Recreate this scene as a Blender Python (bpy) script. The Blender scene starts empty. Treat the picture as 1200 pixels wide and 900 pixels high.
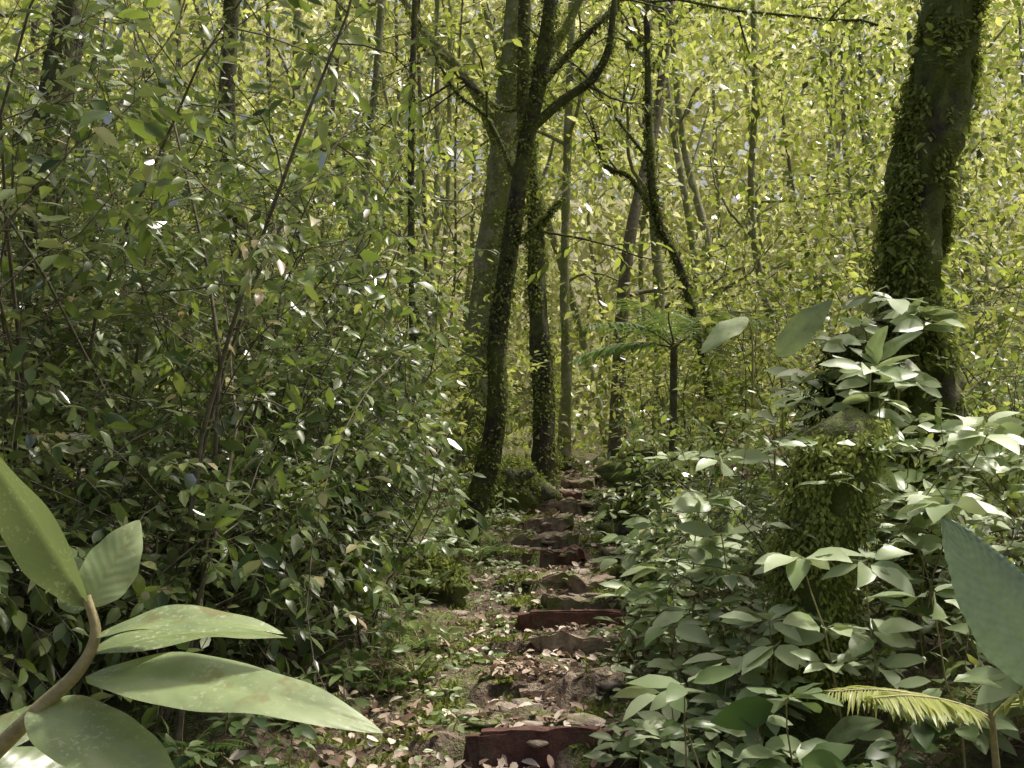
import bpy, math, numpy as np
from mathutils import Vector, noise
rng = np.random.default_rng(11)
U = rng.uniform
scene = bpy.context.scene

# ------------------------------------------------------------------ helpers
def norm(a):
    a = np.asarray(a, float)
    return a / np.maximum(np.linalg.norm(a, axis=-1, keepdims=True), 1e-9)

def make_obj(name, V, loops, sizes, mats, matidx=None, attrs=None, smooth=True, parent=None):
    me = bpy.data.meshes.new(name)
    V = np.asarray(V, np.float32); loops = np.asarray(loops, np.int32); sizes = np.asarray(sizes, np.int32)
    me.vertices.add(len(V)); me.vertices.foreach_set('co', V.ravel())
    me.loops.add(len(loops)); me.loops.foreach_set('vertex_index', loops)
    me.polygons.add(len(sizes))
    st = np.concatenate([[0], np.cumsum(sizes)[:-1]]).astype(np.int32)
    me.polygons.foreach_set('loop_start', st)
    me.polygons.foreach_set('use_smooth', np.full(len(sizes), smooth, bool))
    for m in mats: me.materials.append(m)
    if matidx is not None: me.polygons.foreach_set('material_index', np.asarray(matidx, np.int32))
    me.update(calc_edges=True)
    for k, (typ, arr) in (attrs or {}).items():
        a = me.attributes.new(k, typ, 'POINT')
        a.data.foreach_set('value' if typ == 'FLOAT' else 'vector', np.asarray(arr, np.float32).ravel())
    ob = bpy.data.objects.new(name, me)
    scene.collection.objects.link(ob)
    if parent: ob.parent = parent
    return ob

def template(ns, shape=0.85):
    P = [(0, 0)]; F = []
    ts = np.linspace(0, 1, ns + 1)
    for t in ts[1:-1]:
        w = 0.5 * (math.sin(math.pi * t ** shape)) ** 0.8
        P += [(-w, t), (0, t), (w, t)]
    P.append((0, 1.0)); n = len(P) - 1
    F += [(0, 2, 1), (0, 3, 2)]
    for i in range(ns - 2):
        a = 1 + 3 * i; b = a + 3
        F += [(a, a + 1, b + 1, b), (a + 1, a + 2, b + 2, b + 1)]
    a = 1 + 3 * (ns - 2)
    F += [(a, a + 1, n), (a + 1, a + 2, n)]
    return np.array(P, float), F

class Leaves:
    def __init__(s): s.p, s.d, s.u, s.L, s.W, s.t = [], [], [], [], [], []
    def add(s, p, d, u, L, W, t):
        n = len(p)
        s.p.append(np.asarray(p)); s.d.append(np.asarray(d)); s.u.append(np.asarray(u))
        s.L.append(np.broadcast_to(L, n).astype(float)); s.W.append(np.broadcast_to(W, n).astype(float))
        s.t.append(np.broadcast_to(t, n).astype(float))
    def count(s): return sum(len(a) for a in s.p)
    def build(s, name, mat, ns=3, parent=None, fold=0.25, curl=(0.05, 0.35), shape=0.85):
        if not s.p: return None
        p = np.concatenate(s.p); d = norm(np.concatenate(s.d)); u = np.concatenate(s.u)
        L = np.concatenate(s.L); W = np.concatenate(s.W); t = np.clip(np.concatenate(s.t), 0, 1)
        x = norm(np.cross(d, u)); z = np.cross(x, d)
        P, F = template(ns, shape)
        n = len(p); k = len(P)
        cu = U(curl[0], curl[1], n)[:, None] * L[:, None]
        tx = P[None, :, 0] * W[:, None]; ty = P[None, :, 1] * L[:, None]
        fo = (fold * U(0.3, 1.6, n))[:, None]
        tz = np.abs(tx) * fo - cu * P[None, :, 1] ** 2 + (U(-.06, .06, (n, k)) * W[:, None])
        V = p[:, None, :] + x[:, None, :] * tx[..., None] + d[:, None, :] * ty[..., None] + z[:, None, :] * tz[..., None]
        fl = np.array([i for f in F for i in f]); sz = np.array([len(f) for f in F])
        loops = (fl[None, :] + (np.arange(n) * k)[:, None]).ravel()
        sizes = np.tile(sz, n)
        return make_obj(name, V.reshape(-1, 3), loops, sizes, [mat],
                        attrs={'tone': ('FLOAT', np.repeat(t, k))}, parent=parent)

class Tubes:
    def __init__(s): s.V, s.Lp, s.S, s.n = [], [], [], 0
    def add(s, pts, rad, sides=4, rough=0.0, seed=0.0):
        pts = np.asarray(pts, float); rad = np.asarray(rad, float); m = len(pts)
        tan = norm(np.gradient(pts, axis=0))
        g = pts[-1] - pts[0]; ref = np.eye(3)[np.argmin(np.abs(g))]
        a = norm(np.cross(tan, ref)); b = np.cross(tan, a)
        th = np.linspace(0, 2 * math.pi, sides, endpoint=False)
        R = np.repeat(rad[:, None], sides, 1)
        if rough > 0:
            for i in range(m):
                for j in range(sides):
                    c, q = math.cos(th[j]), math.sin(th[j])
                    zz = pts[i, 2]
                    R[i, j] *= 1 + rough * (noise.noise(Vector((c * 1.3 + seed, q * 1.3, zz * 1.6))) +
                                            .6 * noise.noise(Vector((c * 3 + seed, q * 3, zz * 5 + 9))) +
                                            .35 * noise.noise(Vector((c * 7 + seed, q * 7, zz * 14))))
        V = pts[:, None, :] + R[..., None] * (a[:, None, :] * np.cos(th)[None, :, None] + b[:, None, :] * np.sin(th)[None, :, None])
        i = np.arange(m - 1)[:, None] * sides; j = np.arange(sides)[None, :]; j2 = (j + 1) % sides
        q = np.stack([i + j, i + j2, i + sides + j2, i + sides + j], -1).reshape(-1) + s.n
        s.V.append(V.reshape(-1, 3)); s.Lp.append(q); s.S.append(np.full((m - 1) * sides, 4))
        s.n += m * sides
    def build(s, name, mat, parent=None):
        return make_obj(name, np.concatenate(s.V), np.concatenate(s.Lp), np.concatenate(s.S), [mat], parent=parent)

def spline(ctrl, n):
    c = np.asarray(ctrl, float); c = np.vstack([2 * c[0] - c[1], c, 2 * c[-1] - c[-2]])
    m = len(c) - 3; out = []
    for s in np.linspace(0, m - 1e-6, n):
        i = int(s); t = s - i
        p0, p1, p2, p3 = c[i], c[i + 1], c[i + 2], c[i + 3]
        out.append(.5 * ((2 * p1) + (-p0 + p2) * t + (2 * p0 - 5 * p1 + 4 * p2 - p3) * t * t + (-p0 + 3 * p1 - 3 * p2 + p3) * t ** 3))
    return np.array(out)

# ------------------------------------------------------------------ materials
def new_mat(name):
    m = bpy.data.materials.new(name); m.use_nodes = True
    nt = m.node_tree; nt.nodes.clear()
    out = nt.nodes.new('ShaderNodeOutputMaterial')
    return m, nt, out
def ramp(nt, stops, src=None):
    r = nt.nodes.new('ShaderNodeValToRGB'); e = r.color_ramp.elements
    while len(e) < len(stops): e.new(.5)
    for i, (p, c) in enumerate(stops):
        e[i].position = p; e[i].color = (*c, 1)
    if src: nt.links.new(src, r.inputs[0])
    return r.outputs[0]
def math_n(nt, op, a, b=None, c=None):
    n = nt.nodes.new('ShaderNodeMath'); n.operation = op
    for i, v in enumerate((a, b, c)):
        if v is None: continue
        if isinstance(v, (int, float)): n.inputs[i].default_value = v
        else: nt.links.new(v, n.inputs[i])
    return n.outputs[0]
def noise_n(nt, scale, detail=4, vec=None, rough=.6, out=0):
    n = nt.nodes.new('ShaderNodeTexNoise'); n.inputs['Scale'].default_value = scale
    n.inputs['Detail'].default_value = detail; n.inputs['Roughness'].default_value = rough
    if vec is None:
        g = nt.nodes.new('ShaderNodeNewGeometry'); vec = g.outputs['Position']
    nt.links.new(vec, n.inputs['Vector'])
    return n.outputs[out]
def mixc(nt, f, a, b, mode='MIX'):
    n = nt.nodes.new('ShaderNodeMix'); n.data_type = 'RGBA'; n.blend_type = mode
    if isinstance(f, (int, float)): n.inputs[0].default_value = f
    else: nt.links.new(f, n.inputs[0])
    for i, v in ((6, a), (7, b)):
        if isinstance(v, tuple): n.inputs[i].default_value = (*v, 1)
        else: nt.links.new(v, n.inputs[i])
    return n.outputs[2]

def small_leaf_mat(name, cols, tcols, trans=.35, rough=.4, gloss=.4):
    # light shader for the small, very numerous leaves: diffuse + translucent under a thin glossy cuticle
    m, nt, out = new_mat(name)
    at = nt.nodes.new('ShaderNodeAttribute'); at.attribute_name = 'tone'
    d = nt.nodes.new('ShaderNodeBsdfDiffuse'); t = nt.nodes.new('ShaderNodeBsdfTranslucent')
    nt.links.new(ramp(nt, cols, at.outputs['Fac']), d.inputs[0]); nt.links.new(ramp(nt, tcols, at.outputs['Fac']), t.inputs[0])
    mx = nt.nodes.new('ShaderNodeMixShader'); mx.inputs[0].default_value = trans
    nt.links.new(d.outputs[0], mx.inputs[1]); nt.links.new(t.outputs[0], mx.inputs[2])
    if gloss <= 0:
        nt.links.new(mx.outputs[0], out.inputs[0]); return m
    g = nt.nodes.new('ShaderNodeBsdfGlossy'); g.inputs['Roughness'].default_value = rough
    f = nt.nodes.new('ShaderNodeFresnel'); f.inputs[0].default_value = 1.45
    m2 = nt.nodes.new('ShaderNodeMixShader'); nt.links.new(math_n(nt, 'MULTIPLY', f.outputs[0], gloss), m2.inputs[0])
    nt.links.new(mx.outputs[0], m2.inputs[1]); nt.links.new(g.outputs[0], m2.inputs[2]); nt.links.new(m2.outputs[0], out.inputs[0])
    return m

def leaf_mat(name, cols, tcols, trans=.35, rough=.4, veins=False, specks=False, pleats=0, spec=.5):
    m, nt, out = new_mat(name)
    at = nt.nodes.new('ShaderNodeAttribute'); at.attribute_name = 'tone'
    col = ramp(nt, cols, at.outputs['Fac']); tc = ramp(nt, tcols, at.outputs['Fac'])
    b = nt.nodes.new('ShaderNodeBsdfPrincipled')
    lc = nt.nodes.new('ShaderNodeAttribute'); lc.attribute_name = 'lc'
    sp = nt.nodes.new('ShaderNodeSeparateXYZ'); nt.links.new(lc.outputs['Vector'], sp.inputs[0])
    ax = math_n(nt, 'ABSOLUTE', sp.outputs[0])
    fr = pleats or 9
    ph = math_n(nt, 'MULTIPLY', math_n(nt, 'SUBTRACT', sp.outputs[1], math_n(nt, 'MULTIPLY', ax, .22)), fr * 6.283)
    s = math_n(nt, 'SINE', ph)
    side = math_n(nt, 'GREATER_THAN', s, .98)
    mid = math_n(nt, 'LESS_THAN', ax, .045)
    vein = math_n(nt, 'MAXIMUM', math_n(nt, 'MULTIPLY', side, .4), mid)
    col = mixc(nt, math_n(nt, 'MULTIPLY', vein, .6), col, (.27, .32, .15))
    bp = nt.nodes.new('ShaderNodeBump'); bp.inputs['Strength'].default_value = .5 if pleats else .3; bp.inputs['Distance'].default_value = .0008 if not pleats else .004
    nt.links.new(math_n(nt, 'ADD', math_n(nt, 'MULTIPLY', s, .3), noise_n(nt, 60, 3)), bp.inputs['Height']); nt.links.new(bp.outputs[0], b.inputs['Normal'])
    col = mixc(nt, .6, col, ramp(nt, [(.3, (.55, .6, .5)), (.7, (1.35, 1.3, 1.2))], noise_n(nt, 25, 4)), 'MULTIPLY')
    if specks:
        f = ramp(nt, [(.57, (0, 0, 0)), (.63, (1, 1, 1))], noise_n(nt, 230, 2))
        f2 = ramp(nt, [(.44, (0, 0, 0)), (.58, (1, 1, 1))], noise_n(nt, 28, 3))
        col = mixc(nt, math_n(nt, 'MULTIPLY', math_n(nt, 'MULTIPLY', f, f2), .6), col, (.5, .5, .36))
        f3 = ramp(nt, [(.58, (0, 0, 0)), (.66, (1, 1, 1))], noise_n(nt, 26, 5))
        col = mixc(nt, math_n(nt, 'MULTIPLY', f3, .6), col, (.17, .13, .05))
    nt.links.new(col, b.inputs['Base Color'])
    b.inputs['Roughness'].default_value = rough
    b.inputs['Specular IOR Level'].default_value = spec
    t = nt.nodes.new('ShaderNodeBsdfTranslucent'); nt.links.new(tc, t.inputs[0])
    mx = nt.nodes.new('ShaderNodeMixShader'); mx.inputs[0].default_value = trans
    nt.links.new(b.outputs[0], mx.inputs[1]); nt.links.new(t.outputs[0], mx.inputs[2]); nt.links.new(mx.outputs[0], out.inputs[0])
    return m

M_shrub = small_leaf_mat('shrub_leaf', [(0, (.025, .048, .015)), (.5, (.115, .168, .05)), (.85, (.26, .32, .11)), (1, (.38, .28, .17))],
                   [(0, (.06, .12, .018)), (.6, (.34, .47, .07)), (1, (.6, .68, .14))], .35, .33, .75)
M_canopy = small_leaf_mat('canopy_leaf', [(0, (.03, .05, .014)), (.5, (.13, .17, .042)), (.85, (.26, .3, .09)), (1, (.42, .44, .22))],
                    [(0, (.08, .13, .015)), (.5, (.46, .56, .08)), (.85, (.84, .87, .25)), (1, (.95, .95, .52))], .5, .42, .35)  # palest stops carry painted depth haze for the far foliage
M_herb = small_leaf_mat('herb_leaf', [(0, (.035, .07, .026)), (.5, (.15, .215, .075)), (1, (.42, .5, .29))],
                  [(0, (.08, .16, .03)), (.6, (.34, .5, .1)), (1, (.62, .72, .28))], .32, .36, .7)
M_big = leaf_mat('broad_leaf', [(0, (.05, .08, .03)), (.5, (.13, .18, .065)), (1, (.28, .35, .18))],
                 [(0, (.15, .22, .06)), (1, (.38, .48, .18))], .25, .34, veins=True, specks=True, spec=.5)
M_pleat = leaf_mat('pleated_leaf', [(0, (.08, .12, .09)), (1, (.24, .33, .28))],
                   [(0, (.1, .18, .08)), (1, (.22, .32, .16))], .2, .35, pleats=16)
M_frond = small_leaf_mat('frond_leaf', [(0, (.04, .1, .025)), (.5, (.11, .2, .045)), (1, (.36, .38, .12))],
                   [(0, (.12, .28, .03)), (1, (.62, .68, .18))], .4, .35, .4)
M_moss = small_leaf_mat('moss_tuft', [(0, (.03, .038, .014)), (.5, (.15, .18, .045)), (1, (.33, .37, .11))],
                  [(0, (.08, .1, .03)), (1, (.44, .52, .11))], .25, .7, 0)
M_litter = small_leaf_mat('dead_leaf', [(0, (.09, .055, .04)), (.35, (.26, .18, .125)), (.7, (.5, .39, .3)), (1, (.74, .66, .56))],
                    [(0, (.08, .04, .02)), (1, (.3, .18, .08))], .1, .5, .3)

def solid_mat(name, stops, scale, bump=.6, dist=.02, rough=.85, moss=None, moss_at=(.5, .6), scale2=None):
    m, nt, out = new_mat(name)
    b = nt.nodes.new('ShaderNodeBsdfPrincipled'); b.inputs['Roughness'].default_value = rough
    b.inputs['Specular IOR Level'].default_value = .3
    n = noise_n(nt, scale, 5, rough=.7)
    col = ramp(nt, stops, n)
    if moss:
        f = ramp(nt, [(moss_at[0], (0, 0, 0)), (moss_at[1], (1, 1, 1))], noise_n(nt, 4, 5, rough=.65))
        mc = mixc(nt, noise_n(nt, 60, 3), tuple(c * .4 for c in moss), tuple(min(1, c * 1.6) for c in moss))
        col = mixc(nt, f, col, mc)
    nt.links.new(col, b.inputs['Base Color'])
    bp = nt.nodes.new('ShaderNodeBump'); bp.inputs['Strength'].default_value = bump; bp.inputs['Distance'].default_value = dist
    nt.links.new(math_n(nt, 'ADD', n, noise_n(nt, scale * 5, 4)), bp.inputs['Height'])
    nt.links.new(bp.outputs[0], b.inputs['Normal']); nt.links.new(b.outputs[0], out.inputs[0])
    return m
M_bark = solid_mat('dark_bark', [(.3, (.022, .018, .014)), (.55, (.07, .058, .045)), (.75, (.18, .155, .13))], 18, 1, .02, moss=(.12, .14, .04), moss_at=(.42, .58))
M_pale = solid_mat('pale_mossy_bark', [(.3, (.16, .15, .1)), (.7, (.45, .42, .31))], 14, .8, .02, moss=(.19, .22, .075), moss_at=(.4, .56))
M_mbark = solid_mat('mossy_bark', [(.3, (.025, .02, .015)), (.7, (.12, .1, .07))], 20, 1, .02, moss=(.13, .16, .04), moss_at=(.34, .48))
M_twig = solid_mat('twig_bark', [(.3, (.05, .042, .027)), (.7, (.2, .18, .12))], 20, .4, .005)
M_gstem = solid_mat('green_stem', [(.3, (.18, .17, .075)), (.7, (.42, .35, .19))], 40, .4, .002, rough=.5)
M_soil = solid_mat('forest_soil', [(.3, (.05, .036, .026)), (.5, (.17, .125, .09)), (.72, (.4, .32, .24))], 9, 1, .05, moss=(.15, .18, .05), moss_at=(.46, .58))
M_stone = solid_mat('path_stone', [(.3, (.15, .115, .085)), (.7, (.5, .42, .34))], 11, .8, .02, moss=(.14, .16, .05), moss_at=(.5, .62))
M_rock = solid_mat('mossy_rock', [(.3, (.03, .03, .022)), (.7, (.14, .14, .1))], 9, 1, .04, moss=(.16, .19, .05), moss_at=(.36, .5))
M_plank = solid_mat('red_brown_timber', [(.3, (.06, .028, .021)), (.6, (.16, .075, .058)), (.8, (.3, .18, .135))], 13, .8, .01, rough=.75, moss=(.12, .1, .065), moss_at=(.54, .66))
M_gplank = solid_mat('weathered_timber', [(.3, (.13, .095, .068)), (.7, (.44, .35, .26))], 16, .9, .012, moss=(.14, .15, .05), moss_at=(.5, .62))

# ------------------------------------------------------------------ ground
SY = np.array([-300, 0, 3, 4.8, 6.8, 9, 10.5, 13, 18, 30, 60, 150, 400.])
SZ = np.array([-3, -.1, .05, .25, .42, .74, .92, 1.17, 1.35, 1.9, 5, 32, 90.])
STEPS = [3.2, 4.0, 4.8, 5.5, 6.3, 6.8, 7.25, 7.8, 8.5, 9.0, 9.7, 10.5, 11.3, 12.2]
def path_x(y): return .13 + .07 * (np.clip(y, 0, 16) - 4.8) + .05 * np.sin(y * 1.1)
def gh(x, y):
    x = np.asarray(x, float); y = np.asarray(y, float)
    base = np.interp(y, SY, SZ)
    st = np.array(STEPS); k = np.searchsorted(st, y + .06 * np.sin(x * 5)) - 1
    ok = (k >= 0) & (y < 13)
    kk = np.clip(k, 0, len(st) - 1)
    nxt = np.where(kk + 1 < len(st), st[np.clip(kk + 1, 0, len(st) - 1)], 13)
    H0 = np.interp(st[kk], SY, SZ) + .07; fr = np.clip((y - st[kk]) / (nxt - st[kk]), 0, 1)
    stair = H0 - .03 * fr
    dx = x - path_x(y)
    w = np.clip(1 - (np.abs(dx) - .38) / .3, 0, 1); w = w * w * (3 - 2 * w)
    h = base + np.where(ok, w * (stair - base), 0)
    r = np.clip((dx - .5) / 1.6, 0, 1); l = np.clip((-dx - .55) / 2.2, 0, 1)
    h = h + .32 * r * r * (3 - 2 * r) + .18 * l * l * (3 - 2 * l)
    h = h + .04 * np.sin(x * 2.3 + y * .7) * np.sin(y * 1.9 - x) + .35 * np.sin(x * .21 + 1) * np.sin(y * .17) * np.clip((np.hypot(x, y - 6) - 6) / 8, 0, 1)
    return h
def axis(lo, hi, step, far, gr=1.16):
    c = list(np.arange(lo, hi, step)); s = step; a = lo; left = []
    while a > -far: s *= gr; a -= s; left.append(a)
    s = step; a = c[-1]; right = []
    while a < far: s *= gr; a += s; right.append(a)
    return np.array(left[::-1] + c + right)
xs = axis(-1.4, 2.2, .04, 300); ys = axis(3, 14, .035, 380)
X, Y = np.meshgrid(xs, ys); Z = gh(X, Y)
V = np.stack([X, Y, Z], -1).reshape(-1, 3)
for i in range(len(V)):
    x, y = V[i, 0], V[i, 1]
    if -4 < x < 5 and 1 < y < 16:
        V[i, 2] += .06 * noise.noise(Vector((x * 3, y * 3, 0))) + .04 * noise.noise(Vector((x * 9, y * 9, 3))) + .022 * noise.noise(Vector((x * 22, y * 22, 3)))
nx, ny = len(xs), len(ys)
I = (np.arange(ny - 1)[:, None] * nx + np.arange(nx - 1)[None, :])
q = np.stack([I, I + 1, I + nx + 1, I + nx], -1).reshape(-1)
make_obj('ground', V, q, np.full((nx - 1) * (ny - 1), 4), [M_soil])

# ------------------------------------------------------------------ timber steps
import bmesh
def plank(x0, x1, y, ztop, h, th, mat, rot=0., idx=0, wob=.006, tilt=.02):
    bm = bmesh.new(); bmesh.ops.create_cube(bm, size=1)
    bmesh.ops.bevel(bm, geom=list(bm.edges), offset=.09, segments=2, affect='EDGES')
    L = x1 - x0
    bmesh.ops.subdivide_edges(bm, edges=[e for e in bm.edges if abs((e.verts[0].co - e.verts[1].co).x) > .5], cuts=24)
    for v in bm.verts:
        c = v.co
        px = c.x * L; n1 = noise.noise(Vector((px * 5 + idx * 7, c.y * 2, c.z * 3))); n2 = noise.noise(Vector((px * 16, c.y * 4 + idx, c.z * 5 + 5)))
        c.x = px + (n1 * .06 if abs(c.x) > .4 else 0)
        c.y = c.y * th + n1 * wob * 1.5 + n2 * wob; c.z = c.z * h + n1 * wob * 2.2 + n2 * wob * 1.3 + .015 * math.sin(px * 3 + idx)
    me = bpy.data.meshes.new('timber_step'); bm.to_mesh(me); bm.free()
    for p in me.polygons: p.use_smooth = False
    me.materials.append(mat)
    ob = bpy.data.objects.new('timber_step', me); scene.collection.objects.link(ob)
    ob.location = ((x0 + x1) / 2, y, ztop - h / 2); ob.rotation_euler = (U(-.08, .08), U(-tilt, tilt), rot)
def sz(y): return float(np.interp(y, SY, SZ))
plank(-.18, .42, 4.78, sz(4.8) + .11, .17, .06, M_plank, .03, 1)
plank(.03, .74, 6.78, sz(6.8) + .135, .12, .07, M_plank, .05, 2)
plank(.12, .62, 6.27, sz(6.3) + .125, .12, .08, M_gplank, -.04, 3, .014)
plank(.05, .5, 5.5, sz(5.5) + .08, .08, .07, M_gplank, .08, 4, .016)
for i, y in enumerate([7.25, 7.8, 8.5, 9.0, 9.7, 10.5, 11.3, 12.2]):
    c = float(path_x(y)) + U(-.12, .12); plank(c - U(.16, .34), c + U(.16, .34), y - .02, sz(y) + U(.085, .12), .11, U(.06, .1), [M_gplank, M_plank][i % 4 == 2], U(-.25, .25), 10 + i, .026, .09)

# ------------------------------------------------------------------ rocks
def rocks(name, items, mat, sub=3):
    bm = bmesh.new()
    for (x, y, z, sx, sy, szz, sd) in items:
        r = bmesh.ops.create_icosphere(bm, subdivisions=sub if max(sx, sy) > .12 else 2, radius=1)
        a = sd * 2.4; ca, sa = math.cos(a), math.sin(a)
        for v in r['verts']:
            c = v.co
            f = 1 + .6 * noise.noise(Vector((c.x + sd * 3.1, c.y, c.z)) * 1.3) + .3 * noise.noise(Vector((c.x, c.y + sd, c.z)) * 3.4)
            c = Vector((c.x * f, c.y * f, min(.75, c.z * f)))
            c = Vector((c.x * sx, c.y * sy, c.z * szz)); v.co = Vector((c.x * ca - c.y * sa + x, c.x * sa + c.y * ca + y, c.z + z))
    me = bpy.data.meshes.new(name); bm.to_mesh(me); bm.free()
    for p in me.polygons: p.use_smooth = True
    me.materials.append(mat)
    ob = bpy.data.objects.new(name, me); scene.collection.objects.link(ob); return ob
it = []
for i in range(560):
    y = U(4, 13.5); x = float(path_x(y)) + rng.normal() * .33
    s = U(.015, .05) * (2.0 if rng.random() < .18 else 1)
    it.append((x, y, float(gh(x, y)) + s * .1, s * U(1, 1.9), s, s * U(.35, .6), U(0, 9)))
rocks('path_stones', it, M_stone)
def boulder(x, y, z, sx, sy, szz, sd, tone=.45):
    ob = rocks('mossy_boulder', [(x, y, z, sx, sy, szz, sd)], M_rock, 4)
    LM = Leaves(); n = 1400; a = U(0, 6.283, n); e = U(.0, 1.5, n)
    o = np.stack([np.cos(a) * np.cos(e), np.sin(a) * np.cos(e), np.sin(e)], -1)
    P = np.array([x, y, z]) + o * np.array([sx, sy, szz]) * U(.85, 1.1, n)[:, None]
    d = o * .6 + rng.normal(size=(n, 3)) * .6; L = U(.02, .055, n)
    LM.add(P, d, o + rng.normal(size=(n, 3)) * .4, L, L * .5, tone + rng.normal(size=n) * .25)
    LM.build('moss', M_moss, 3, parent=ob)
boulder(-.0, 10.6, 1.1, .32, .3, .32, 1.2, .75)
boulder(1.35, 11.0, 1.28, .4, .25, .2, 2.7, .2)
boulder(1.05, 8.9, .95, .28, .2, .18, 4.1, .3)
boulder(-.55, 7.6, .6, .24, .2, .18, 5.1)
boulder(.5, 12.9, 1.25, .3, .2, .16, 6.1)

# ------------------------------------------------------------------ leaf litter
LT = Leaves(); SA = np.array(STEPS)
def litter(n, yr, spread, off=0., Ls=(.03, .085)):
    y = U(yr[0], yr[1], n); x = path_x(y) + off + rng.normal(size=n) * spread
    near = np.min(np.abs(y[:, None] - SA[None, :]), axis=1) < .06
    cl = np.array([noise.noise(Vector((x[k] * 2.2, y[k] * 2.2, 4))) for k in range(n)])
    ok = (~(near & (np.abs(x - path_x(y)) < .4) & (rng.random(n) < .85))) & (cl > .0 + .2 * rng.normal(size=n)); x, y = x[ok], y[ok]; n = len(x)
    z = gh(x, y) + U(.005, .06, n)
    a = U(0, 6.283, n); d = np.stack([np.cos(a), np.sin(a), rng.normal(size=n) * .35], -1)
    u = np.stack([rng.normal(size=n) * .5, rng.normal(size=n) * .5, np.ones(n)], -1)
    L = U(Ls[0], Ls[1], n); LT.add(np.stack([x, y, z], -1), d, u, L, L * U(.35, .65, n), rng.beta(1.7, 1.5, n))
litter(4200, (3.6, 14), .33); litter(2600, (3.4, 7), .45, -.35); litter(3000, (3, 18), 1.8, 0)
LT.build('leaf_litter', M_litter, 4, curl=(-.3, .4), fold=.4)

# ------------------------------------------------------------------ plant growth
def perp_rand(d):
    r = norm(rng.normal(size=3)); p = np.cross(d, r); return norm(p)
def put_leaves(LV, pts, n, Ls, asp, tone, droop=.35, spread=.9, t0=.15):
    m = len(pts); s = np.linspace(t0, 1, n) * (m - 1); i = np.minimum(s.astype(int), m - 2); f = (s - i)[:, None]
    p = pts[i] * (1 - f) + pts[i + 1] * f; tn = norm(pts[i + 1] - pts[i])
    side = norm(np.cross(tn, np.array([0, 0, 1.]) + rng.normal(size=(n, 3)) * .25)) * np.where(np.arange(n) % 2, 1, -1)[:, None]
    d = tn * .55 + side * spread + rng.normal(size=(n, 3)) * .28; d[:, 2] -= droop
    d[-1] = tn[-1] + np.array([0, 0, -.3])
    u = np.array([0, 0, 1.]) + rng.normal(size=(n, 3)) * .5
    L = U(Ls[0], Ls[1], n); LV.add(p, d, u, L, L * U(asp * .8, asp * 1.2, n), tone + rng.normal(size=n) * .16)
def limb(p, d, L, n, wander, grav):
    pts = [np.array(p, float)]; d = norm(d); s = L / n
    for i in range(n):
        d = norm(d + rng.normal(size=3) * wander + np.array([0, 0, grav])); pts.append(pts[-1] + d * s)
    return np.array(pts)
def shrub(TB, LV, x, y, H, lean=(0, 0), stems=5, nb=8, nt_=6, nl=9, Ls=(.05, .09), asp=.42, tone=.5, low=.12, keep=None, o=(.15, .5), dark_low=0.):
    z = float(gh(x, y))
    for s in range(stems):
        a = U(0, 6.283); oo = U(*o)
        P = limb((x + U(-.15, .15), y + U(-.15, .15), z - .03), (math.cos(a) * oo + lean[0], math.sin(a) * oo + lean[1], 1), H * U(.7, 1.1), 9, .12, -.02)
        if keep:
            bad = [k for k in range(len(P)) if not keep(P[k])]
            if bad: P = P[:bad[0]]
            if len(P) < 3: continue
        TB.add(P, np.linspace(.003 * H + .003, .003, len(P)), 5)
        for b in range(nb):
            f = U(low, 1) * (len(P) - 1.01); i = int(f); bp = P[i] + (P[i + 1] - P[i]) * (f - i)
            bd = perp_rand(norm(P[i + 1] - P[i])) + norm(P[i + 1] - P[i]) * .6
            B = limb(bp, bd, U(.5, 1.1), 5, .16, -.03)
            if keep and not (keep(B[-1]) and keep(B[2])): continue
            TB.add(B, np.linspace(.005, .002, len(B)), 3)
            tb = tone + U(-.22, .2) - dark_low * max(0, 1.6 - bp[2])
            for t in range(nt_):
                f = U(.2, 1) * (len(B) - 1.01); i = int(f); tp = B[i] + (B[i + 1] - B[i]) * (f - i)
                td = perp_rand(norm(B[i + 1] - B[i])) * .8 + norm(B[i + 1] - B[i]) * .6
                T = limb(tp, td, U(.18, .42), 3, .15, -.08)
                TB.add(T, np.linspace(.0022, .0012, len(T)), 3)
                put_leaves(LV, T, nl, Ls, asp, tb)

# left thicket
TB, LV = Tubes(), Leaves()
def keepL(p): return p[0] < -.3 - .02 * (p[1] - 5) and not (abs(p[0] + .1) < .5 and p[1] > 7) and p[1] > 3.2
pos = []
for y in np.arange(5.0, 9.0, .85):
    for x in np.arange(-5.6, -.9, .8):
        pos.append((x + U(-.25, .25), y + U(-.3, .3)))
for (x, y) in pos:
    side = -x / y
    if side > .6 or side < .1: continue
    H = np.interp(side, [.1, .22, .34, .5], [2.2, 2.7, 3.9, 4.2]) * U(.75, 1.15)
    big = rng.random() < .3
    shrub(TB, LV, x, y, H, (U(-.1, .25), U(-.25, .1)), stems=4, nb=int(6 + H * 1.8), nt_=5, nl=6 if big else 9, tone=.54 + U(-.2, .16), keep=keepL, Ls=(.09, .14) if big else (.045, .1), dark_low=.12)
for (x, y, H) in [(-.95, 6.3, 1.3), (-1.1, 5.4, .9), (-.85, 7.3, 1.5), (-1.6, 4.9, 1.0), (-2.1, 4.5, 1.2), (-.9, 8.4, 1.8), (-2.6, 4.4, 1.4), (-1.3, 5.9, 1.4)]:
    shrub(TB, LV, x, y, H, (-.05, -.1), stems=5, nb=6, nt_=5, nl=8, tone=.48, keep=keepL, Ls=(.06, .12), asp=.46, o=(.1, .35), dark_low=.12)
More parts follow.
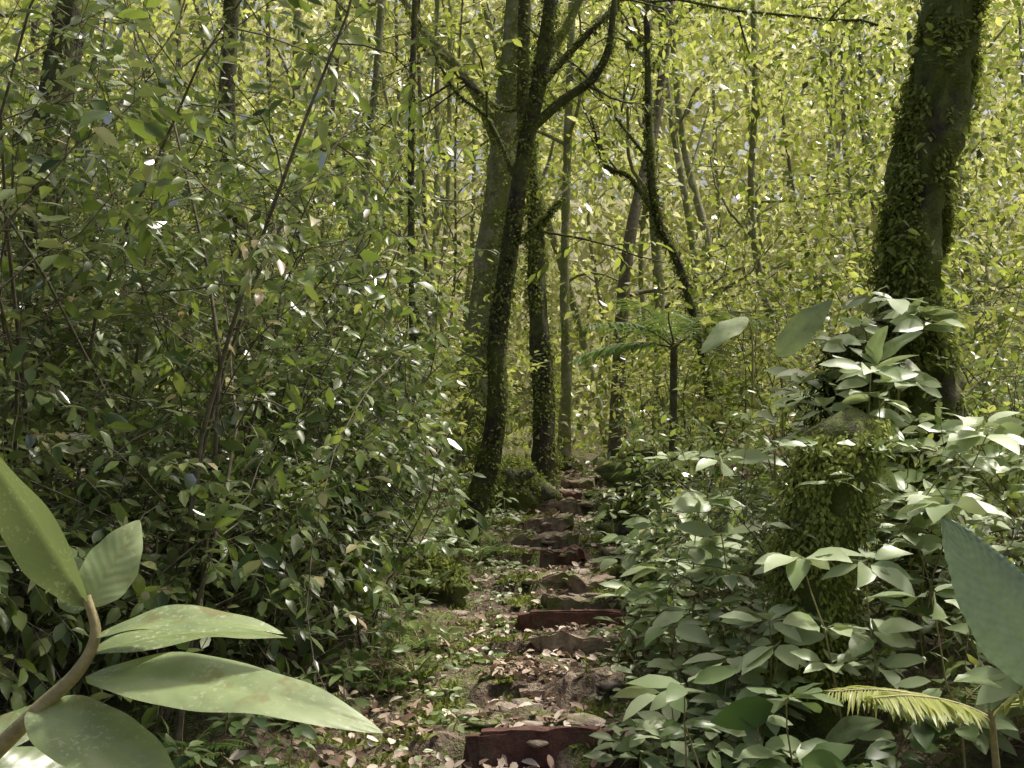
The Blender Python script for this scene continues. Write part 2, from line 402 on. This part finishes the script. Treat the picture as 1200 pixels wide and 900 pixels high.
for k in range(50):
    y = U(5.2, 8.5); x = -y * U(.09, .5)
    if rng.random() < .6:
        P = limb((x, y, U(.5, 2.6)), (U(-1, 1), U(-.4, .1), U(-.1, .9)), U(1, 2.4), 9, .13, -.06)
    else:
        P = limb((x, y, U(2.6, 4.5)), (U(-.4, .4), U(-.3, .1), -1), U(1, 2.5), 9, .1, .0)
    P = P[[keepL(p) and p[2] > .35 for p in P]]
    if len(P) > 3:
        TB.add(P, np.linspace(U(.003, .006), .002, len(P)), 4); put_leaves(LV, P, 16, (.05, .1), .42, .5)
for (x, y, H) in [(2.5, 5.7, 1.2), (1.7, 6.5, 1.1), (2.7, 6.3, 1.5), (1.15, 7.4, .8), (3.1, 5.6, 1.3), (2.0, 7.2, 1.2), (1.35, 5.6, .6), (2.6, 4.6, .9)]:
    shrub(TB, LV, x, y, H, (0, 0), stems=4, nb=6, nt_=5, nl=9, tone=.65, Ls=(.04, .085))
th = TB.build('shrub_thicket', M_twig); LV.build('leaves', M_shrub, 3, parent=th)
n_left = LV.count()

# right-hand shrubs, mid distance
TB, LV = Tubes(), Leaves()
def keepR(p): return abs(p[0] - (.45 + .03 * p[1])) > .55 or p[2] > 4 or p[1] > 12.5
for (x, y, H) in [(2.1, 8.0, 1.5), (3.0, 8.6, 2.0), (3.9, 8.3, 2.2), (1.9, 9.4, 1.6), (2.7, 10.4, 2.2), (3.8, 10.2, 2.6), (4.8, 9.5, 2.6), (1.6, 11.2, 1.2),
                  (4.4, 7.4, 1.8), (3.4, 6.9, 1.4), (2.9, 12.0, 2.4), (4.6, 12.0, 3), (5.8, 11, 3.2), (1.5, 12.4, 1.6), (-.9, 11.0, 1.8), (-1.6, 11.6, 2.4), (-2.6, 11.5, 3), (-.7, 12.5, 1.2), (2.2, 13.5, 2), (5.2, 8.4, 2.4)]:
    shrub(TB, LV, x, y, H, (0, 0), stems=4, nb=6, nt_=5, nl=8, tone=.56, Ls=(.06, .12), asp=.42, keep=keepR)
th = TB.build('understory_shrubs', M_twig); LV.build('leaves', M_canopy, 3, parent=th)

# ------------------------------------------------------------------ herbs with broad leaves
def herb(TB, LV, x, y, H, n=7, Ls=(.09, .15), asp=.45, tone=.5, tiers=2, z=None, lean=None):
    z = float(gh(x, y)) if z is None else z
    d = (U(-.35, .35), U(-.5, .2), 1) if lean is None else lean
    P = limb((x, y, z - .02), d, H, 5, .1, 0); TB.add(P, np.linspace(.005, .0025, len(P)), 5)
    for k in range(tiers):
        f = 1 - k * .3; i = min(int(f * (len(P) - 1)), len(P) - 1); c = P[i]
        a = U(0, 6.28) + np.arange(n) * 2.4 + rng.normal(size=n) * .2; el = U(-.35, .45, n)
        dd = np.stack([np.cos(a), np.sin(a), el], -1)
        pet = c + norm(dd) * U(.01, .05, n)[:, None]
        L = U(Ls[0], Ls[1], n) * (1 - .1 * k); u = np.array([0, -.35, 1.]) + rng.normal(size=(n, 3)) * .35
        LV.add(pet, dd, u, L, L * U(asp * .85, asp * 1.15, n), tone + rng.normal(size=n) * .2)
TB, LV = Tubes(), Leaves()
for i in range(290):
    y = U(3.6, 8.5); off = U(.42, 3.6) if rng.random() < .8 else U(.4, .9)
    x = float(path_x(y)) + off + .1 * (6 - min(y, 6))
    if y < 4.3 and x < .6: continue
    herb(TB, LV, x, y, U(.15, .5) + .25 * min(off, 2) * rng.random(), n=int(U(5, 9)), tone=.6 + U(-.3, .38), tiers=int(U(1, 4)), Ls=(.05, .12) if rng.random() < .6 else (.12, .22), asp=U(.33, .6))
for i in range(130):
    y = U(3.2, 7.5); x = float(path_x(y)) - U(.85, 3.2)
    herb(TB, LV, x, y, U(.1, .4), n=int(U(5, 8)), tone=.3 + U(-.15, .2), tiers=int(U(1, 3)), Ls=(.06, .13))
for i in range(150):
    y = U(8, 13); s = 1 if rng.random() < .6 else -1; x = float(path_x(y)) + s * U(.45, 1.6)
    herb(TB, LV, x, y, U(.1, .4), n=6, tone=.7 + U(-.2, .2), tiers=2, Ls=(.06, .13))
for i in range(320):
    y = U(4, 13); s = 1 if rng.random() < .55 else -1; x = float(path_x(y)) + s * U(.28, .65)
    herb(TB, LV, x, y, U(.03, .12), n=5, tone=.7 + U(-.2, .2), tiers=1, Ls=(.025, .07))
for (x, y) in [(.52, 4.55), (.6, 4.7), (.7, 4.6), (.5, 4.72), (.66, 4.45), (.8, 4.5)]:
    herb(TB, LV, x, y, U(.15, .28), n=8, tone=.7, tiers=2, Ls=(.08, .14))
for (x, y, z, H) in [(1.5, 4.9, .9, .95), (1.62, 5.1, 1.0, .9), (1.75, 4.8, .9, .85), (2.1, 4.9, .8, .75), (2.3, 5.2, .8, .8), (2.0, 5.4, .8, .9), (1.05, 6.0, .7, .7), (1.35, 4.3, .5, .7), (1.9, 4.2, .5, .9), (2.2, 4.5, .6, .9), (1.2, 5.5, .6, .9), (2.0, 4.0, .4, .8), (1.75, 4.1, .4, .6), (1.0, 4.5, .4, .45), (1.25, 7.0, .7, .8)]:
    for k in range(2): herb(TB, LV, x + U(-.12, .12), y + U(-.15, .15), H + U(-.1, .1), n=8, tone=1.0, tiers=3, Ls=(.1, .22), asp=.5, z=z)
th = TB.build('herb_undergrowth', M_gstem); LV.build('leaves', M_herb, 5, parent=th)

# ------------------------------------------------------------------ ferns and fronds
def frond(TB, LV, base, d, L, n, ll, asp=.2, tone=.5, grav=-.09, r=.004, taper=True):
    P = limb(base, d, L, 10, .03, grav); TB.add(P, np.linspace(r, r * .3, len(P)), 4)
    s = np.linspace(.12, .99, n) * (len(P) - 1.001); i = s.astype(int); f = (s - i)[:, None]
    p = P[i] * (1 - f) + P[i + 1] * f; tn = norm(P[i + 1] - P[i]); side = norm(np.cross(tn, [0, 0, 1.]))
    prof = np.sin(np.pi * np.clip(np.linspace(.14, .97, n), 0, 1)) ** .6 if taper else np.ones(n)
    for sg in (1, -1):
        dd = side * sg + tn * .45 + rng.normal(size=(n, 3)) * .06; dd[:, 2] -= .12
        u = np.array([0, 0, 1.]) + rng.normal(size=(n, 3)) * .1
        LV.add(p, dd, u, ll * prof, ll * prof * asp, tone + rng.normal(size=n) * .08)
def fern(TB, LV, x, y, L, k=8, tone=.5, ll=.09, z=None):
    z = float(gh(x, y)) if z is None else z
    for i in range(k):
        a = i * 6.28 / k + U(-.3, .3); frond(TB, LV, (x, y, z), (math.cos(a), math.sin(a), U(.8, 1.6)), L * U(.7, 1.1), 22, ll * L / .5, tone=tone)
TB, LV = Tubes(), Leaves()
for i in range(50):
    y = U(4.2, 9); sd = 1 if rng.random() < .4 else -1; x = float(path_x(y)) + sd * U(.6, 2.8)
    fern(TB, LV, x, y, U(.22, .42), int(U(5, 9)), U(.2, .6))
th = TB.build('ferns', M_gstem); LV.build('fronds', M_frond, 3, parent=th)
TB, LV = Tubes(), Leaves()
for (d, L) in [((-.6, -.4, .5), 1.0), ((.6, -.3, .6), .9), ((-.2, .5, .9), 1.0), ((-.15, -.7, .6), .9), ((-.8, .1, .3), .95), ((.5, .5, .8), .9)]:
    frond(TB, LV, (1.42, 9.6, 2.42), d, L, 28, .28, asp=.14, tone=.3, grav=-.1, r=.01)
TB.add([(1.4, 9.65, .9), (1.41, 9.62, 1.7), (1.42, 9.6, 2.46)], [.04, .035, .03], 8)
th = TB.build('small_palm', M_twig); LV.build('fronds', M_frond, 4, parent=th)
TB, LV = Tubes(), Leaves()
for (d, L) in [((-.75, .0, .34), .5), ((-.7, -.25, .5), .44), ((.3, -.3, .5), .35)]:
    frond(TB, LV, (1.42, 3.3, .78), d, L, 46, .16, asp=.1, tone=.95, grav=-.05, r=.006)
TB.add([(1.5, 3.35, .1), (1.45, 3.32, .5), (1.42, 3.3, .8)], [.018, .014, .01], 8)
th = TB.build('palm_seedling', M_gstem); LV.build('fronds', M_frond, 4, parent=th)

# ------------------------------------------------------------------ individually modelled broad leaves
class Big:
    def __init__(s): s.V, s.L, s.S, s.t, s.lc, s.n = [], [], [], [], [], 0
    def leaf(s, a, b, width, up, bow=.0, sag=.0, fold=.2, tone=.6, wav=.05, nu=34, nv=12, peak=.8, roll=0., pleat=0.):
        if pleat: nu = 130
        a = np.array(a, float); b = np.array(b, float); up = norm(np.array(up, float)); D = b - a; Ln = np.linalg.norm(D)
        x = norm(np.cross(D, up)); n = np.cross(x, norm(D))
        t = np.linspace(0, 1, nu); v = np.linspace(-1, 1, nv + 1)
        ph = U(0, 6.28)
        T, Vv = np.meshgrid(t, v, indexing='ij')
        prof = (np.sin(np.pi * np.clip(T, 0, 1) ** peak)) ** .75 * (1 - .12 * T)
        prof = prof * (1 - .025 * np.sin(T * 23 + ph)); prof[0] = .02; prof[-1] = .004
        hw = width / 2 * prof
        X = Vv * hw
        Zc = bow * 4 * T * (1 - T) - sag * T ** 2 + np.abs(X) * fold - (np.abs(Vv) ** 2) * hw * .18
        Zc = Zc + wav * width * np.abs(Vv) ** 1.5 * np.sin(T * 11 + ph + np.sign(Vv) * .8) * prof
        if pleat: Zc = Zc + pleat * np.abs(Vv) ** .5 * np.sin((T - .22 * np.abs(Vv)) * 16 * 6.283)
        P = a + T[..., None] * D + X[..., None] * (x * math.cos(roll) + n * math.sin(roll)) + Zc[..., None] * n
        P = P.reshape(-1, 3); m = nv + 1
        I = (np.arange(nu - 1)[:, None] * m + np.arange(nv)[None, :])
        q = np.stack([I, I + 1, I + m + 1, I + m], -1).reshape(-1) + s.n
        s.V.append(P); s.L.append(q); s.S.append(np.full((nu - 1) * nv, 4)); s.n += len(P)
        s.t.append(np.full(len(P), tone)); s.lc.append(np.stack([Vv.ravel(), T.ravel(), np.zeros(len(P))], -1))
    def build(s, name, mat, parent=None):
        return make_obj(name, np.concatenate(s.V), np.concatenate(s.L), np.concatenate(s.S), [mat],
                        attrs={'tone': ('FLOAT', np.concatenate(s.t)), 'lc': ('FLOAT_VECTOR', np.concatenate(s.lc))}, parent=parent)
TB, BG = Tubes(), Big()
st = spline([(-.78, 1.0, .0), (-.72, .97, .6), (-.58, .93, 1.2), (-.43, .9, 1.338), (-.385, .9, 1.382), (-.352, .9, 1.414), (-.338, .9, 1.444), (-.346, .9, 1.475)], 60)
TB.add(st, np.interp(np.linspace(0, 1, 60), [0, .5, .75, 1], [.011, .007, .0052, .0036]), 10, .12, 3)
BG.leaf((-.346, .9, 1.466), (-.434, .86, 1.618), .055, (-.2, -.9, -.3), bow=-.006, fold=.6, tone=.45)
BG.leaf((-.344, .9, 1.466), (-.314, .93, 1.534), .045, (.35, -1, .3), bow=.004, fold=.25, tone=1)
BG.leaf((-.352, .91, 1.462), (-.385, .96, 1.50), .04, (-.4, -.8, .6), fold=.2, tone=.45)
BG.leaf((-.338, .9, 1.442), (-.185, .9, 1.444), .044, (0, -.26, .9), bow=.014, fold=.3, tone=.8)
BG.leaf((-.345, .9, 1.410), (-.098, .85, 1.378), .07, (.05, -.4, .9), bow=.016, fold=.22, tone=.9, wav=.04)
BG.leaf((-.343, .9, 1.428), (-.2, .99, 1.425), .05, (0, -.2, .9), bow=.012, fold=.2, tone=.65)
BG.leaf((-.39, .9, 1.385), (-.245, .85, 1.325), .066, (0, -.5, .8), bow=.012, fold=.2, tone=.85)
BG.leaf((-.44, .91, 1.33), (-.36, .98, 1.30), .055, (0, -.6, .7), bow=.01, fold=.2, tone=.35)
BG.leaf((-.46, .92, 1.33), (-.40, 1.05, 1.36), .045, (0, -.6, .7), bow=.01, fold=.2, tone=.3)
pl = TB.build('broadleaf_plant', M_gstem); BG.build('leaves', M_big, parent=pl)
TB, BG = Tubes(), Big()
BG.leaf((1.46, 3.0, .93), (1.15, 2.95, 1.4), .22, (-.35, -1, .25), bow=.03, fold=.12, tone=.95, wav=.03, pleat=.004)
BG.leaf((1.5, 3.05, .9), (1.75, 3.0, 1.35), .22, (.3, -1, .4), bow=.03, fold=.12, tone=.5, pleat=.003)
BG.leaf((1.5, 3.05, .85), (1.6, 3.4, 1.2), .22, (.1, -.6, .7), bow=.03, fold=.12, tone=.5, pleat=.003)
TB.add(spline([(1.6, 3.1, .05), (1.55, 3.08, .5), (1.47, 3.0, .94)], 12), np.linspace(.012, .006, 12), 8)
pl = TB.build('pleated_leaf_plant', M_gstem); BG.build('leaves', M_pleat, parent=pl)
TB, BG = Tubes(), Big()
for (a, b, w, up, tn) in [((1.42, 6.6, 2.35), (1.12, 6.5, 2.12), .17, (-.3, -.7, .7), 1), ((1.55, 6.4, 2.1), (1.85, 6.3, 2.42), .2, (-.5, -.8, .3), .8),
                       ((1.5, 6.4, 1.8), (1.85, 6.2, 1.88), .13, (0, -.6, .8), .9), ((1.9, 5.6, 2.05), (2.08, 5.4, 1.82), .14, (.4, -1, .3), .95),
                       ((1.7, 5.2, 1.95), (1.72, 5.0, 2.13), .12, (-.2, -.8, .6), 1), ((1.72, 5.2, 1.98), (1.88, 5.0, 2.1), .11, (.2, -.8, .6), 1), ((1.6, 5.2, 1.8), (1.45, 5.0, 1.86), .12, (-.2, -.6, .8), .95), ((1.62, 5.1, 1.72), (1.75, 4.9, 1.6), .12, (.2, -.9, .5), .9),
                       ((1.95, 5.6, 2.1), (2.0, 5.3, 2.3), .13, (-.2, -.8, .6), .95), ((1.7, 5.5, 1.7), (1.55, 5.2, 1.72), .14, (-.2, -.6, .8), .9), ((1.0, 4.0, .42), (1.22, 3.9, .36), .11, (0, -.6, .8), 1),
                       ((.95, 3.9, .35), (.8, 3.75, .48), .1, (-.3, -.8, .6), .8), ((1.15, 4.1, .5), (1.3, 3.9, .62), .11, (.3, -.8, .6), .9)]:
    BG.leaf(a, b, w, up, bow=.02, fold=.2, tone=tn)
    TB.add(spline([(a[0] + .05, a[1] + .1, float(gh(a[0], a[1])) if a[2] < 1.2 else a[2] - .5), (a[0] + .04, a[1] + .05, a[2] - .12), a], 8), np.linspace(.007, .004, 8), 5)
pl = TB.build('large_leaved_plant', M_gstem); BG.build('leaves', M_big, parent=pl)

# ------------------------------------------------------------------ trees
def moss_on(LV, pts, rad, n, Ls=(.01, .03), tone=.5, hang=.5, out=.0):
    m = len(pts); s = U(0, 1, n) * (m - 1.001); i = s.astype(int); f = (s - i)[:, None]
    p = pts[i] * (1 - f) + pts[i + 1] * f; r = rad[i]
    a = U(0, 6.283, n); o = np.stack([np.cos(a), np.sin(a), np.zeros(n)], -1)
    cl = np.array([noise.noise(Vector(tuple(p[k] * 3 + o[k] * .8))) for k in range(n)]); sel = cl > -.18
    P = p + o * (r * U(.9, 1.12, n) + out * (1 + 3 * np.clip(cl, 0, 1)) * U(0, 1, n) ** 2)[:, None]
    d = o * .7 + rng.normal(size=(n, 3)) * .5; d[:, 2] -= hang
    L = U(Ls[0], Ls[1], n)
    P, d, o, L = P[sel], d[sel], o[sel], L[sel]; k = len(P)
    LV.add(P, d, o + np.array([0, 0, .6]), L, L * U(.35, .6, k), tone + rng.normal(size=k) * .2)

def tree(ctrl, r0, r1, mat, limbs=(), crown=0, crown_tone=.5, sides=18, seg=60, moss=0, moss_tone=.4, flare=1.35, crown_from=.6, rough=.22, mossL=(.015, .04), climbers=0):
    TB, LC, LM = Tubes(), Leaves(), Leaves()
    P = spline(ctrl, seg); t = np.linspace(0, 1, seg)
    R = r0 + (r1 - r0) * t; R *= 1 + (flare - 1) * np.exp(-t * 14)
    P[0, 2] -= .1
    TB.add(P, R, sides, rough, U(0, 50))
    if moss: moss_on(LM, P, R, moss, mossL, moss_tone, out=.045)
    ls = [(spline(c, 24), ra, rb) for (c, ra, rb) in limbs]
    nauto = 4 if crown else 0
    for k in range(nauto):
        f = U(crown_from, .98) * (seg - 1); b = P[int(f)]; a = U(0, 6.28)
        ls.append((limb(b, (math.cos(a), math.sin(a), U(.3, 1)), U(1.3, 2.6), 8, .15, .03), R[int(f)] * .5, .012))
    for (Q, ra, rb) in ls:
        TB.add(Q, np.linspace(ra, rb, len(Q)), 8, .1, U(0, 50))
        if moss: moss_on(LM, Q, np.linspace(ra, rb, len(Q)), moss // 8, mossL, moss_tone, out=.03)
        if crown:
            for j in range(crown):
                f = U(.35, 1) * (len(Q) - 1.01); i = int(f); b = Q[i]
                B = limb(b, norm(Q[i + 1] - Q[i]) * .5 + perp_rand(norm(Q[i + 1] - Q[i])), U(.6, 1.3), 5, .2, -.02)
                TB.add(B, np.linspace(.012, .004, len(B)), 4)
                for tt in range(5):
                    e = B[int(U(1, len(B) - 1))]
                    T = limb(e, rng.normal(size=3) + norm(B[-1] - B[0]), U(.3, .6), 3, .15, -.06)
                    TB.add(T, np.linspace(.004, .002, len(T)), 3)
                    put_leaves(LC, T, 7, (.07, .13), .42, crown_tone)
    if climbers:
        for k in range(climbers):
            f = int(U(0, .6) * (seg - 1)); a = U(3.0, 6.4); o = np.array([math.cos(a), math.sin(a), 0])
            put_leaves(LC, limb(P[f] + o * R[f] * .98, o * .5 + np.array([0, 0, U(-1, 1)]), U(.1, .3), 3, .2, -.05), 6, (.035, .08), .55, .4, t0=0)
    ob = TB.build('tree', mat)
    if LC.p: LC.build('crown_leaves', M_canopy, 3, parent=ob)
    if LM.p: LM.build('moss', M_moss, 3, parent=ob)
    return ob

tree([(-.38, 9, .62), (-.33, 9, .95), (-.19, 9, 1.44), (-.125, 9, 1.93), (-.12, 9, 2.42), (-.056, 9, 2.91), (0, 9, 3.33), (.084, 9, 3.89), (.196, 9, 4.45), (.28, 9, 4.94), (.35, 9.05, 5.43), (.5, 9.2, 6.6), (.6, 9.4, 8)],
     .095, .05, M_bark, limbs=[([(.16, 9, 4.2), (.42, 8.95, 4.42), (.66, 8.9, 4.58), (.8, 8.9, 4.85), (.86, 8.9, 5.3), (1.1, 8.9, 6.2)], .045, .02),
                               ([(.22, 9, 4.55), (.42, 9.1, 4.8), (.65, 9.1, 5.05), (.9, 9.2, 5.35), (1.3, 9.2, 6)], .04, .015),
                               ([(-.02, 9, 3.2), (.2, 8.9, 3.35), (.42, 8.9, 3.6)], .018, .005),
                               ([(.06, 9, 3.7), (-.2, 9.1, 4.3), (-.5, 9.2, 4.6), (-.8, 9.2, 5.2)], .022, .01)],
     crown=2, crown_from=.9, moss=9000, moss_tone=.42, mossL=(.012, .045))
tree([(-.5, 13, 1.1), (-.42, 13, 2.28), (-.27, 13, 3.49), (-.16, 13, 4.5), (-.02, 13, 5.8), (.06, 13, 6.9), (.1, 13, 9.5)], .23, .13, M_pale,
     limbs=[([(-.1, 13, 5.0), (-.5, 13, 5.9), (-1.1, 13, 6.6), (-1.8, 13, 7.8)], .08, .03), ([(0, 13, 5.8), (.6, 13, 6.5), (1.2, 13, 7.8)], .08, .03)], crown=2, moss=10000, moss_tone=.9, crown_from=.8, mossL=(.02, .06))
tree([(.34, 12, 1.1), (.34, 12, 2.22), (.27, 12, 3.25), (.26, 12, 3.9), (.19, 12, 4.74), (.12, 12, 5.6), (.2, 12, 8)], .125, .06, M_bark, crown=2, moss=8000, moss_tone=.65, crown_from=.8, mossL=(.02, .055))
tree([(2.32, 6, .4), (2.32, 6, 1.1), (2.28, 6, 1.7), (2.2, 6, 2.3), (2.24, 6, 2.9), (2.36, 6, 3.5), (2.46, 6, 4.0), (2.6, 6.1, 5), (2.7, 6.3, 7), (2.9, 6.6, 9.5), (3.0, 6.8, 11.5)], .19, .1, M_mbark, sides=40, seg=200, crown=2, crown_from=.85,
     moss=50000, moss_tone=.62, mossL=(.015, .05), rough=.5, climbers=80)
tree([(2.0, 15, 1.3), (2.03, 15, 2.6), (2.0, 15, 4.0), (1.9, 15, 6), (1.9, 15, 9)], .09, .05, M_pale, crown=2)
tree([(.72, 15.5, 1.2), (.78, 15.5, 2.8), (.75, 15.5, 4.2), (.9, 15.5, 9)], .09, .05, M_pale, crown=2, crown_from=.8, moss=2500, moss_tone=.7)
tree([(2.1, 11.2, 1.2), (2.0, 11.2, 2.2), (1.75, 11.2, 3.3), (1.5, 11.2, 3.9), (1.42, 11.2, 4.6), (1.4, 11.2, 6.5)], .05, .03, M_bark,
     limbs=[([(1.5, 11.2, 3.9), (1.2, 11.1, 4.3), (.95, 11, 4.4), (.8, 11, 4.9)], .03, .01)], crown=2, moss=5000, moss_tone=.3, mossL=(.02, .05))
tree([(-2.85, 6.6, .6), (-2.8, 6.6, 2), (-2.85, 6.6, 3.2), (-2.7, 6.6, 4.4), (-2.7, 6.6, 6.5)], .13, .08, M_bark, crown=2, crown_from=.8, moss=3000)
tree([(-2.3, 9.5, .8), (-2.35, 9.5, 3), (-2.5, 9.5, 4.4), (-2.4, 9.5, 7)], .1, .06, M_bark, crown=2, moss=2500, crown_from=.8)
tree([(-.82, 8.6, .7), (-.78, 8.6, 2.2), (-.8, 8.6, 3.6), (-.78, 8.6, 5), (-.7, 8.7, 7.5)], .032, .02, M_bark, crown=2, moss=2500, crown_from=.9)
tree([(-1.6, 10.5, .9), (-1.5, 10.5, 2.8), (-1.4, 10.5, 4.4), (-1.3, 10.5, 5.4), (-1.2, 10.6, 8)], .05, .03, M_pale, crown=2, moss=2500, crown_from=.9)

# mossy stump with climbing plants
TB, LM, LV = Tubes(), Leaves(), Leaves()
P = spline([(1.25, 4.65, .3), (1.24, 4.65, .8), (1.3, 4.66, 1.25), (1.4, 4.7, 1.55), (1.5, 4.8, 1.7)], 50)
R = np.interp(np.linspace(0, 1, 50), [0, .3, .8, 1], [.19, .15, .15, .07])
TB.add(P, R, 30, .4, 5.)
moss_on(LM, P, R, 15000, (.012, .035), .75, hang=.9, out=.05)
ep = spline([(1.55, 5.3, 1.3), (1.62, 5.3, 1.7), (1.72, 5.4, 2.0), (1.9, 5.6, 2.15), (2.2, 5.9, 2.3)], 30)
er = np.interp(np.linspace(0, 1, 30), [0, .3, .6, 1], [.07, .12, .12, .05]); TB.add(ep, er, 20, .7, 9.)
moss_on(LM, ep, er, 9000, (.015, .05), .1, hang=.8, out=.07)
for k in range(26):
    j = int(U(8, 49)); a = U(3.3, 6.1); herb(TB, LV, P[j][0] + R[j] * math.cos(a), P[j][1] + R[j] * math.sin(a), U(.05, .16), n=5, Ls=(.05, .11), tone=.75, tiers=1, z=P[j][2], lean=(math.cos(a), math.sin(a), .3))
for k in range(24):
    j = int(U(4, 26)); a = U(3.0, 6.3); herb(TB, LV, ep[j][0] + er[j] * math.cos(a), ep[j][1] + er[j] * math.sin(a), U(.08, .25), n=6, Ls=(.09, .2), asp=.5, tone=1.0, tiers=1, z=ep[j][2], lean=(math.cos(a), math.sin(a), .6))
ob = TB.build('mossy_stump', M_mbark); LM.build('moss', M_moss, 3, parent=ob); LV.build('epiphyte_leaves', M_herb, 5, parent=ob)

# ground moss beside the path
LM = Leaves(); n = 56000
y = U(3.5, 14, n); sd = np.where(rng.random(n) < .5, 1, -1); x = path_x(y) + sd * (.16 + np.abs(rng.normal(size=n)) * .4)
cl = np.array([noise.noise(Vector((x[k] * 2.5, y[k] * 2.5, 0))) for k in range(n)]); s = cl > -.08; x, y = x[s], y[s]; n = len(x)
d = rng.normal(size=(n, 3)); d[:, 2] = np.abs(d[:, 2]) + .2; L = U(.02, .055, n)
LM.add(np.stack([x, y, gh(x, y)], -1), d, rng.normal(size=(n, 3)), L, L * .4, .7 + rng.normal(size=n) * .2)
LM.build('ground_moss', M_moss, 2)

# ------------------------------------------------------------------ background forest
TB, TP = Tubes(), Tubes(); LV = Leaves()
def cloud(n, xr, yr, zr, rad, per, Ls, tone, LV=LV, var=.42):
    for k in range(n):
        y = U(*yr); x = U(*xr)
        c = np.array([x, y, U(*zr)]); m = per
        q = rng.normal(size=(m, 3)) * np.array([rad, rad, rad * U(.3, .8)]) * U(.6, 1.3); q[:, 2] -= .25 * np.hypot(q[:, 0], q[:, 1])
        d = norm(q + 1e-3) * .8 + rng.normal(size=(m, 3)) * .6; d[:, 2] -= .2
        u = np.array([0, 0, 1.]) + rng.normal(size=(m, 3)) * .6
        L = U(Ls[0], Ls[1], m); LV.add(c + q, d, u, L, L * U(.4, .65, m), tone + U(-var, var) + rng.normal(size=m) * .12)
for i in range(62):
    y = U(13.5, 34); x = U(-.62, .62) * y
    if abs(x - .9) < .5 and y < 18: continue
    z = float(gh(x, y)); l = rng.normal(size=2) * .9; T_ = TB if rng.random() < .3 else TP
    P = spline([(x, y, z - .1), (x + l[0] * .5 + U(-.35, .35), y, z + 3), (x + l[0], y + l[1], z + 6), (x + l[0] * 1.5, y + l[1], z + U(9, 14))], 16)
    r = U(.03, .12); T_.add(P, np.linspace(r, r * .5, 16), 7)
    for k in range(7):
        b = P[int(U(3, 15))]; Q = limb(b, (U(-1, 1), U(-1, 1), U(.2, 1)), U(1, 3.4), 6, .28, 0); T_.add(Q, np.linspace(r * .38, .006, 7), 4)
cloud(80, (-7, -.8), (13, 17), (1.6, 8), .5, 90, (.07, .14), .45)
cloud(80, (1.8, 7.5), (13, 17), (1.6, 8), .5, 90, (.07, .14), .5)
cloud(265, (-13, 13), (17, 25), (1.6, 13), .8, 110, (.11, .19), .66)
cloud(340, (-22, 22), (25, 38), (2, 19), 1.3, 115, (.18, .32), .92, var=.3)  # leaf tone raised with distance, in place of air haze
cloud(600, (-34, 34), (40, 58), (3, 30), 2.4, 90, (.5, .95), 1.0, var=.15)  # farthest leaves coloured palest to imitate depth haze
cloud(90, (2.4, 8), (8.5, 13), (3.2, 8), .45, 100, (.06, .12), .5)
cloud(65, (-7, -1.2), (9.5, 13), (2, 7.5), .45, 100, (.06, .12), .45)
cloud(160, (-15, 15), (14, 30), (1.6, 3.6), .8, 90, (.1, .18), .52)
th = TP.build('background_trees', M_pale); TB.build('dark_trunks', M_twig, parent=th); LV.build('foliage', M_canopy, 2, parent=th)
print('LEAVES left', n_left, 'bg', LV.count())

# ------------------------------------------------------------------ light
el, az = math.radians(60), math.radians(58)
S = Vector((math.sin(az) * math.cos(el), math.cos(az) * math.cos(el), math.sin(el)))
w = bpy.data.worlds.new('World'); scene.world = w; w.use_nodes = True
nt = w.node_tree; bgn = nt.nodes['Background']; bgn.inputs['Strength'].default_value = .15
sk = nt.nodes.new('ShaderNodeTexSky'); sk.sky_type = 'NISHITA'; sk.sun_disc = False
sk.sun_elevation = el; sk.sun_rotation = az; sk.dust_density = 10; sk.air_density = 1
nt.links.new(sk.outputs[0], bgn.inputs[0])
sd = bpy.data.lights.new('sun', 'SUN'); sd.energy = 5; sd.angle = math.radians(6); sd.color = (1, .96, .86)
so = bpy.data.objects.new('sun', sd); scene.collection.objects.link(so); so.rotation_euler = S.to_track_quat('Z', 'Y').to_euler()
so.location = (3, 0, 20)
cd = bpy.data.cameras.new('camera'); co = bpy.data.objects.new('camera', cd); scene.collection.objects.link(co)
cd.sensor_width = 36; cd.lens = 38.6; cd.clip_end = 1000; cd.clip_start = .05
co.location = (0, 0, 1.6); co.rotation_euler = (math.radians(93), 0, 0); scene.camera = co
scene.view_settings.view_transform = 'Standard'; scene.view_settings.look = 'None'; scene.view_settings.exposure = 0
